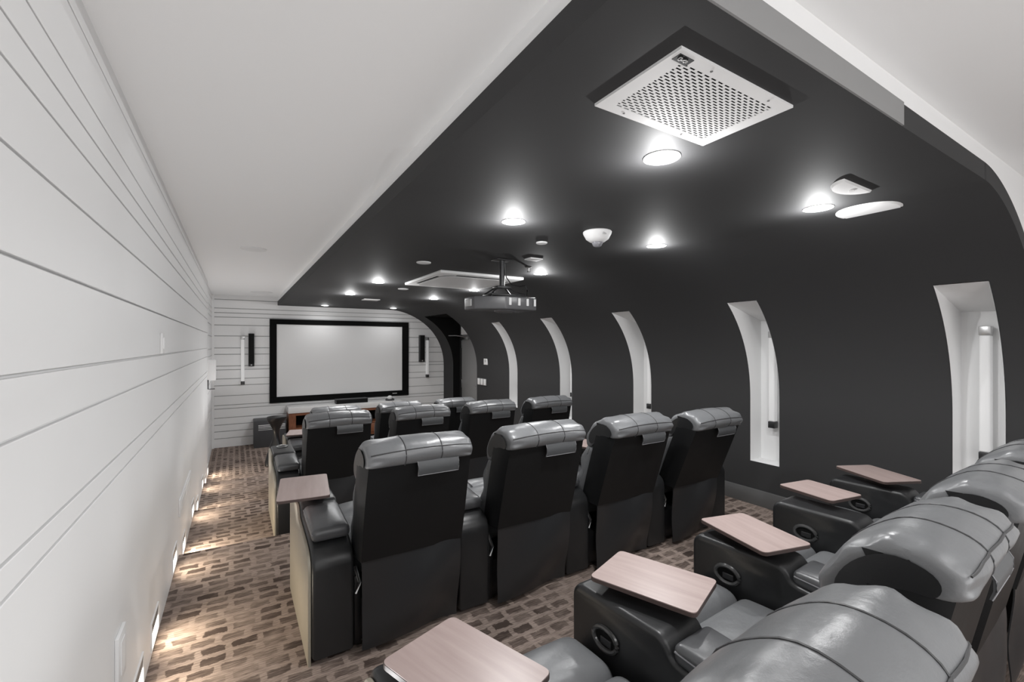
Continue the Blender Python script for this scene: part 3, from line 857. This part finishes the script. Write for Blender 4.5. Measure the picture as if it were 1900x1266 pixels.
for x, y in ((-.16, .142), (.12, .142), (-.12, -.142), (.16, -.142)):
    bm = bmesh.new(); cyl(bm, (x, y, -.0085), .004, .003, seg=10); mk('screw', bm, M['metal'], gr)
lb = mk('maker_label', B(-.255, -.20, -.147, -.120, -.0095, -.0078), M['label'], gr)
bm = bmesh.new()
def blob(pts, r=.0016): tube(bm, [(-.2275 + a * .019, -.1335 + b * .009, -.0097) for a, b in pts], r, 5)
blob([(-.85, -.1), (-.75, .6), (-.45, .7), (-.25, .2), (-.45, -.5), (-.75, -.5), (-.85, -.1)])
blob([(-.5, .1), (-.1, .3), (.1, -.1), (.3, -.3)])
blob([(.2, .3), (.45, .6), (.7, .2), (.5, -.3), (.25, -.5)])
blob([(.6, -.5), (.85, -.1), (.8, .5)])
mk('label_print', bm, M['mark'], lb)

# cassette air conditioner
ca = empty('ceiling_cassette', (2.25, 4.77, SOFF)); tag(ca, 'large square white air-conditioning cassette in the black ceiling', 'air conditioner')
mk('panel', B(-.5, .5, -.56, .56, -.03, 0, bev=.008), M['fixture'], ca)
poly = rounded([(-.40, -.44), (.40, -.44), (.40, .44), (-.40, .44)], .14, 6)
bm = bmesh.new(); a = [bm.verts.new((x, y, -.031)) for x, y in poly]; b = [bm.verts.new((x, y, -.04)) for x, y in poly]
bm.faces.new(b)
for i in range(len(poly)): bm.faces.new((a[i], a[(i + 1) % len(poly)], b[(i + 1) % len(poly)], b[i]))
bmesh.ops.recalc_face_normals(bm, faces=bm.faces[:]); mk('intake_cover', bm, M['fixture'], ca)
bm = bmesh.new()
for s_ in (-1, 1):
    box(bm, s_ * .425 - .012, s_ * .425 + .012, -.32, .32, -.032, -.029); box(bm, -.28, .28, s_ * .465 - .012, s_ * .465 + .012, -.032, -.029)
mk('air_slot', bm, M['dark'], ca)
bm = bmesh.new(); tube(bm, [(x, y, -.034) for x, y in poly] + [(poly[0][0], poly[0][1], -.034)], .004, 6); mk('gasket', bm, M['hood'], ca)

def disc(name, x, y, r, z, label, m='fixture', th=.008, grp=None, tilt=0):
    o = mk(name, lathe([(r * .9, 0), (r, 0), (r, -th * .6), (r * .96, -th), (r * .02, -th * .8)], 36), M[m], loc=(x, y, z), rot=(0, tilt, 0))
    tag(o, label, 'ceiling speaker', grp)
    mk('grille', lathe([(r * .9, -th * .95), (r * .9, -th * 1.12), (r * .02, -th * 1.15)], 36), M[m], o)
    return o
disc('ceiling_speaker', 3.0, 1.085, .15, SOFF - .002, 'big round white ceiling speaker by the curve of the black ceiling', tilt=R(3))
disc('ceiling_speaker', 1.92, 2.70, .042, SOFF, 'small white ceiling disc left of the domed sensor')
disc('ceiling_speaker', 1.465, 3.92, .066, SOFF, 'round white ceiling disc left of the projector mount')
disc('ceiling_speaker', .145, 4.91, .11, CEIL, 'faint round speaker flush in the white ceiling')
disc('ceiling_speaker', .385, 8.95, .17, CEIL, 'faint round speaker in the white ceiling near the screen wall')
disc('ceiling_speaker', 1.93, 5.94, .07, SOFF, 'small white ceiling disc behind the cassette at left')
# domed occupancy sensor
o = mk('occupancy_sensor', lathe([(.09, 0), (.095, -.005), (.093, -.016), (.075, -.05), (.05, -.068), (.03, -.072)], 32), M['fixture'], loc=(2.05, 2.245, SOFF))
tag(o, 'domed white occupancy sensor on the black ceiling', 'sensor')
mk('sensor_lens', lathe([(.034, -.066), (.036, -.08), (.026, -.098), (.012, -.104), (.002, -.105)], 20), M['lens'], o)
mk('sensor_window', B(-.03, .0, -.087, -.07, -.035, -.022), M['mark'], o)
# half-round fitting beside a downlight
bm = bmesh.new(); pts = [(0, 0)] + []
hp = [(.145 * math.cos(R(a)), .10 * math.sin(R(a))) for a in range(0, 181, 12)]
a = [bm.verts.new((x, y, 0)) for x, y in hp]; b = [bm.verts.new((x * .93, y * .93 + .002, -.012)) for x, y in hp]
bm.faces.new(a[::-1]); bm.faces.new(b)
for i in range(len(hp)): bm.faces.new((a[i], a[(i + 1) % len(hp)], b[(i + 1) % len(hp)], b[i]))
bmesh.ops.recalc_face_normals(bm, faces=bm.faces[:])
o = mk('smoke_detector', bm, M['fixture'], loc=(2.49, .94, SOFF)); tag(o, 'half-round white fitting between a downlight and the big ceiling disc', 'detector')
bm = bmesh.new(); cyl(bm, (.03, .04, -.014), .012, .006, seg=14); mk('indicator', bm, M['fixture'], o)
o = mk('ceiling_tag', B(-.065, .065, -.05, .05, -.012, 0, bev=.003), M['fixture'], loc=(2.225, 3.25, SOFF))
tag(o, 'flat white plate on the black ceiling right of the projector mount', 'ceiling plate'); mk('seam', B(-.05, .05, -.002, .002, -.0135, -.012), M['mark'], o)
o = mk('sprinkler', lathe([(.03, 0), (.032, -.006), (.012, -.012), (.010, -.04), (.016, -.045), (.016, -.05), (.002, -.052)], 18), M['metal'], loc=(2.42, 3.62, SOFF))
tag(o, 'small metal sprinkler head beside the ceiling plate', 'sprinkler')
o = mk('air_diffuser', B(-.13, .13, -.1, .1, -.012, 0, bev=.003), M['fixture'], loc=(1.93, 7.65, SOFF))
tag(o, 'small white rectangular diffuser in the black ceiling near the screen', 'diffuser'); mk('slot', B(-.1, .1, -.02, .02, -.0135, -.012), M['mark'], o)

# ------------------------------------------------------------------ projector on its pole
pj = empty('projector', (2.02, 3.45, 1.80)); tag(pj, 'grey projector hanging upside down from a pole under the black ceiling', 'projector')
poly = [(-.26, -.10), (-.235, -.16), (.05, -.20), (.26, -.17), (.28, -.10), (.28, .17), (-.26, .17)]
poly = [(-.29, .17), (-.29, -.02), (-.06, -.17), (.27, -.15), (.29, -.10), (.29, .17)]
bm = bmesh.new(); a = [bm.verts.new((x, y, 0)) for x, y in poly]; b = [bm.verts.new((x, y, .115)) for x, y in poly]
bm.faces.new(a[::-1]); bm.faces.new(b)
for i in range(len(poly)): bm.faces.new((a[i], a[(i + 1) % len(poly)], b[(i + 1) % len(poly)], b[i]))
bmesh.ops.recalc_face_normals(bm, faces=bm.faces[:])
bmesh.ops.bevel(bm, geom=bm.edges[:], offset=.012, segments=3, affect='EDGES', profile=.5)
mk('body', bm, M['proj'], pj)
for x in (-.02, .075, .165, .245):
    mk('vent_rib', B(x - .012, x + .012, -.182 + .02 * (x + .06) / .33, -.155, .035, .10, bev=.004), M['projlight'], pj)
mk('port_panel', B(-.30, -.288, .02, .13, .03, .09, bev=.003), M['mark'], pj)
mk('lens_dish', lathe([(.10, 0.002), (.095, -.012), (.06, -.02), (.055, -.008), (.004, -.006)], 28), M['proj'], pj, (.02, -.02, 0))
mk('lens', lathe([(.05, 0), (.06, .02), (.06, .06), (.04, .07), (.003, .066)], 24), M['lens'], pj, (.12, .17, .055), (R(-90), 0, 0))
bm = bmesh.new(); box(bm, -.15, .15, -.09, .09, .125, .14, bev=.004)
for x, y in ((-.14, -.07), (.14, -.07), (-.14, .07), (.14, .07)): tube(bm, [(x, y, .118), (x, y, .14), (x * .5, y * .5, .19), (x * .25, y * .3, .205)], .008)
box(bm, -.07, .07, -.05, .05, .195, .215, bev=.004)
mk('mount_bracket', bm, M['darkmetal'], pj)
bm = bmesh.new(); cyl(bm, (0, 0, .325), .024, .24, seg=20); mk('pole', bm, M['darkmetal'], pj)
bm = bmesh.new(); box(bm, -.08, .08, -.06, .06, .442, .449, bev=.002); mk('ceiling_flange', bm, M['darkmetal'], pj)
bm = bmesh.new()
tube(bm, [(.03, 0, .42), (.045, 0, .30), (.10, .0, .235), (.18, .0, .225), (.25, 0, .24), (.27, 0, .20), (.265, 0, .13)], .005)
tube(bm, [(.06, 0, .2), (.12, -.05, .16), (.20, -.06, .15), (.22, -.05, .12)], .005)
mk('cable', bm, M['plastic'], pj)
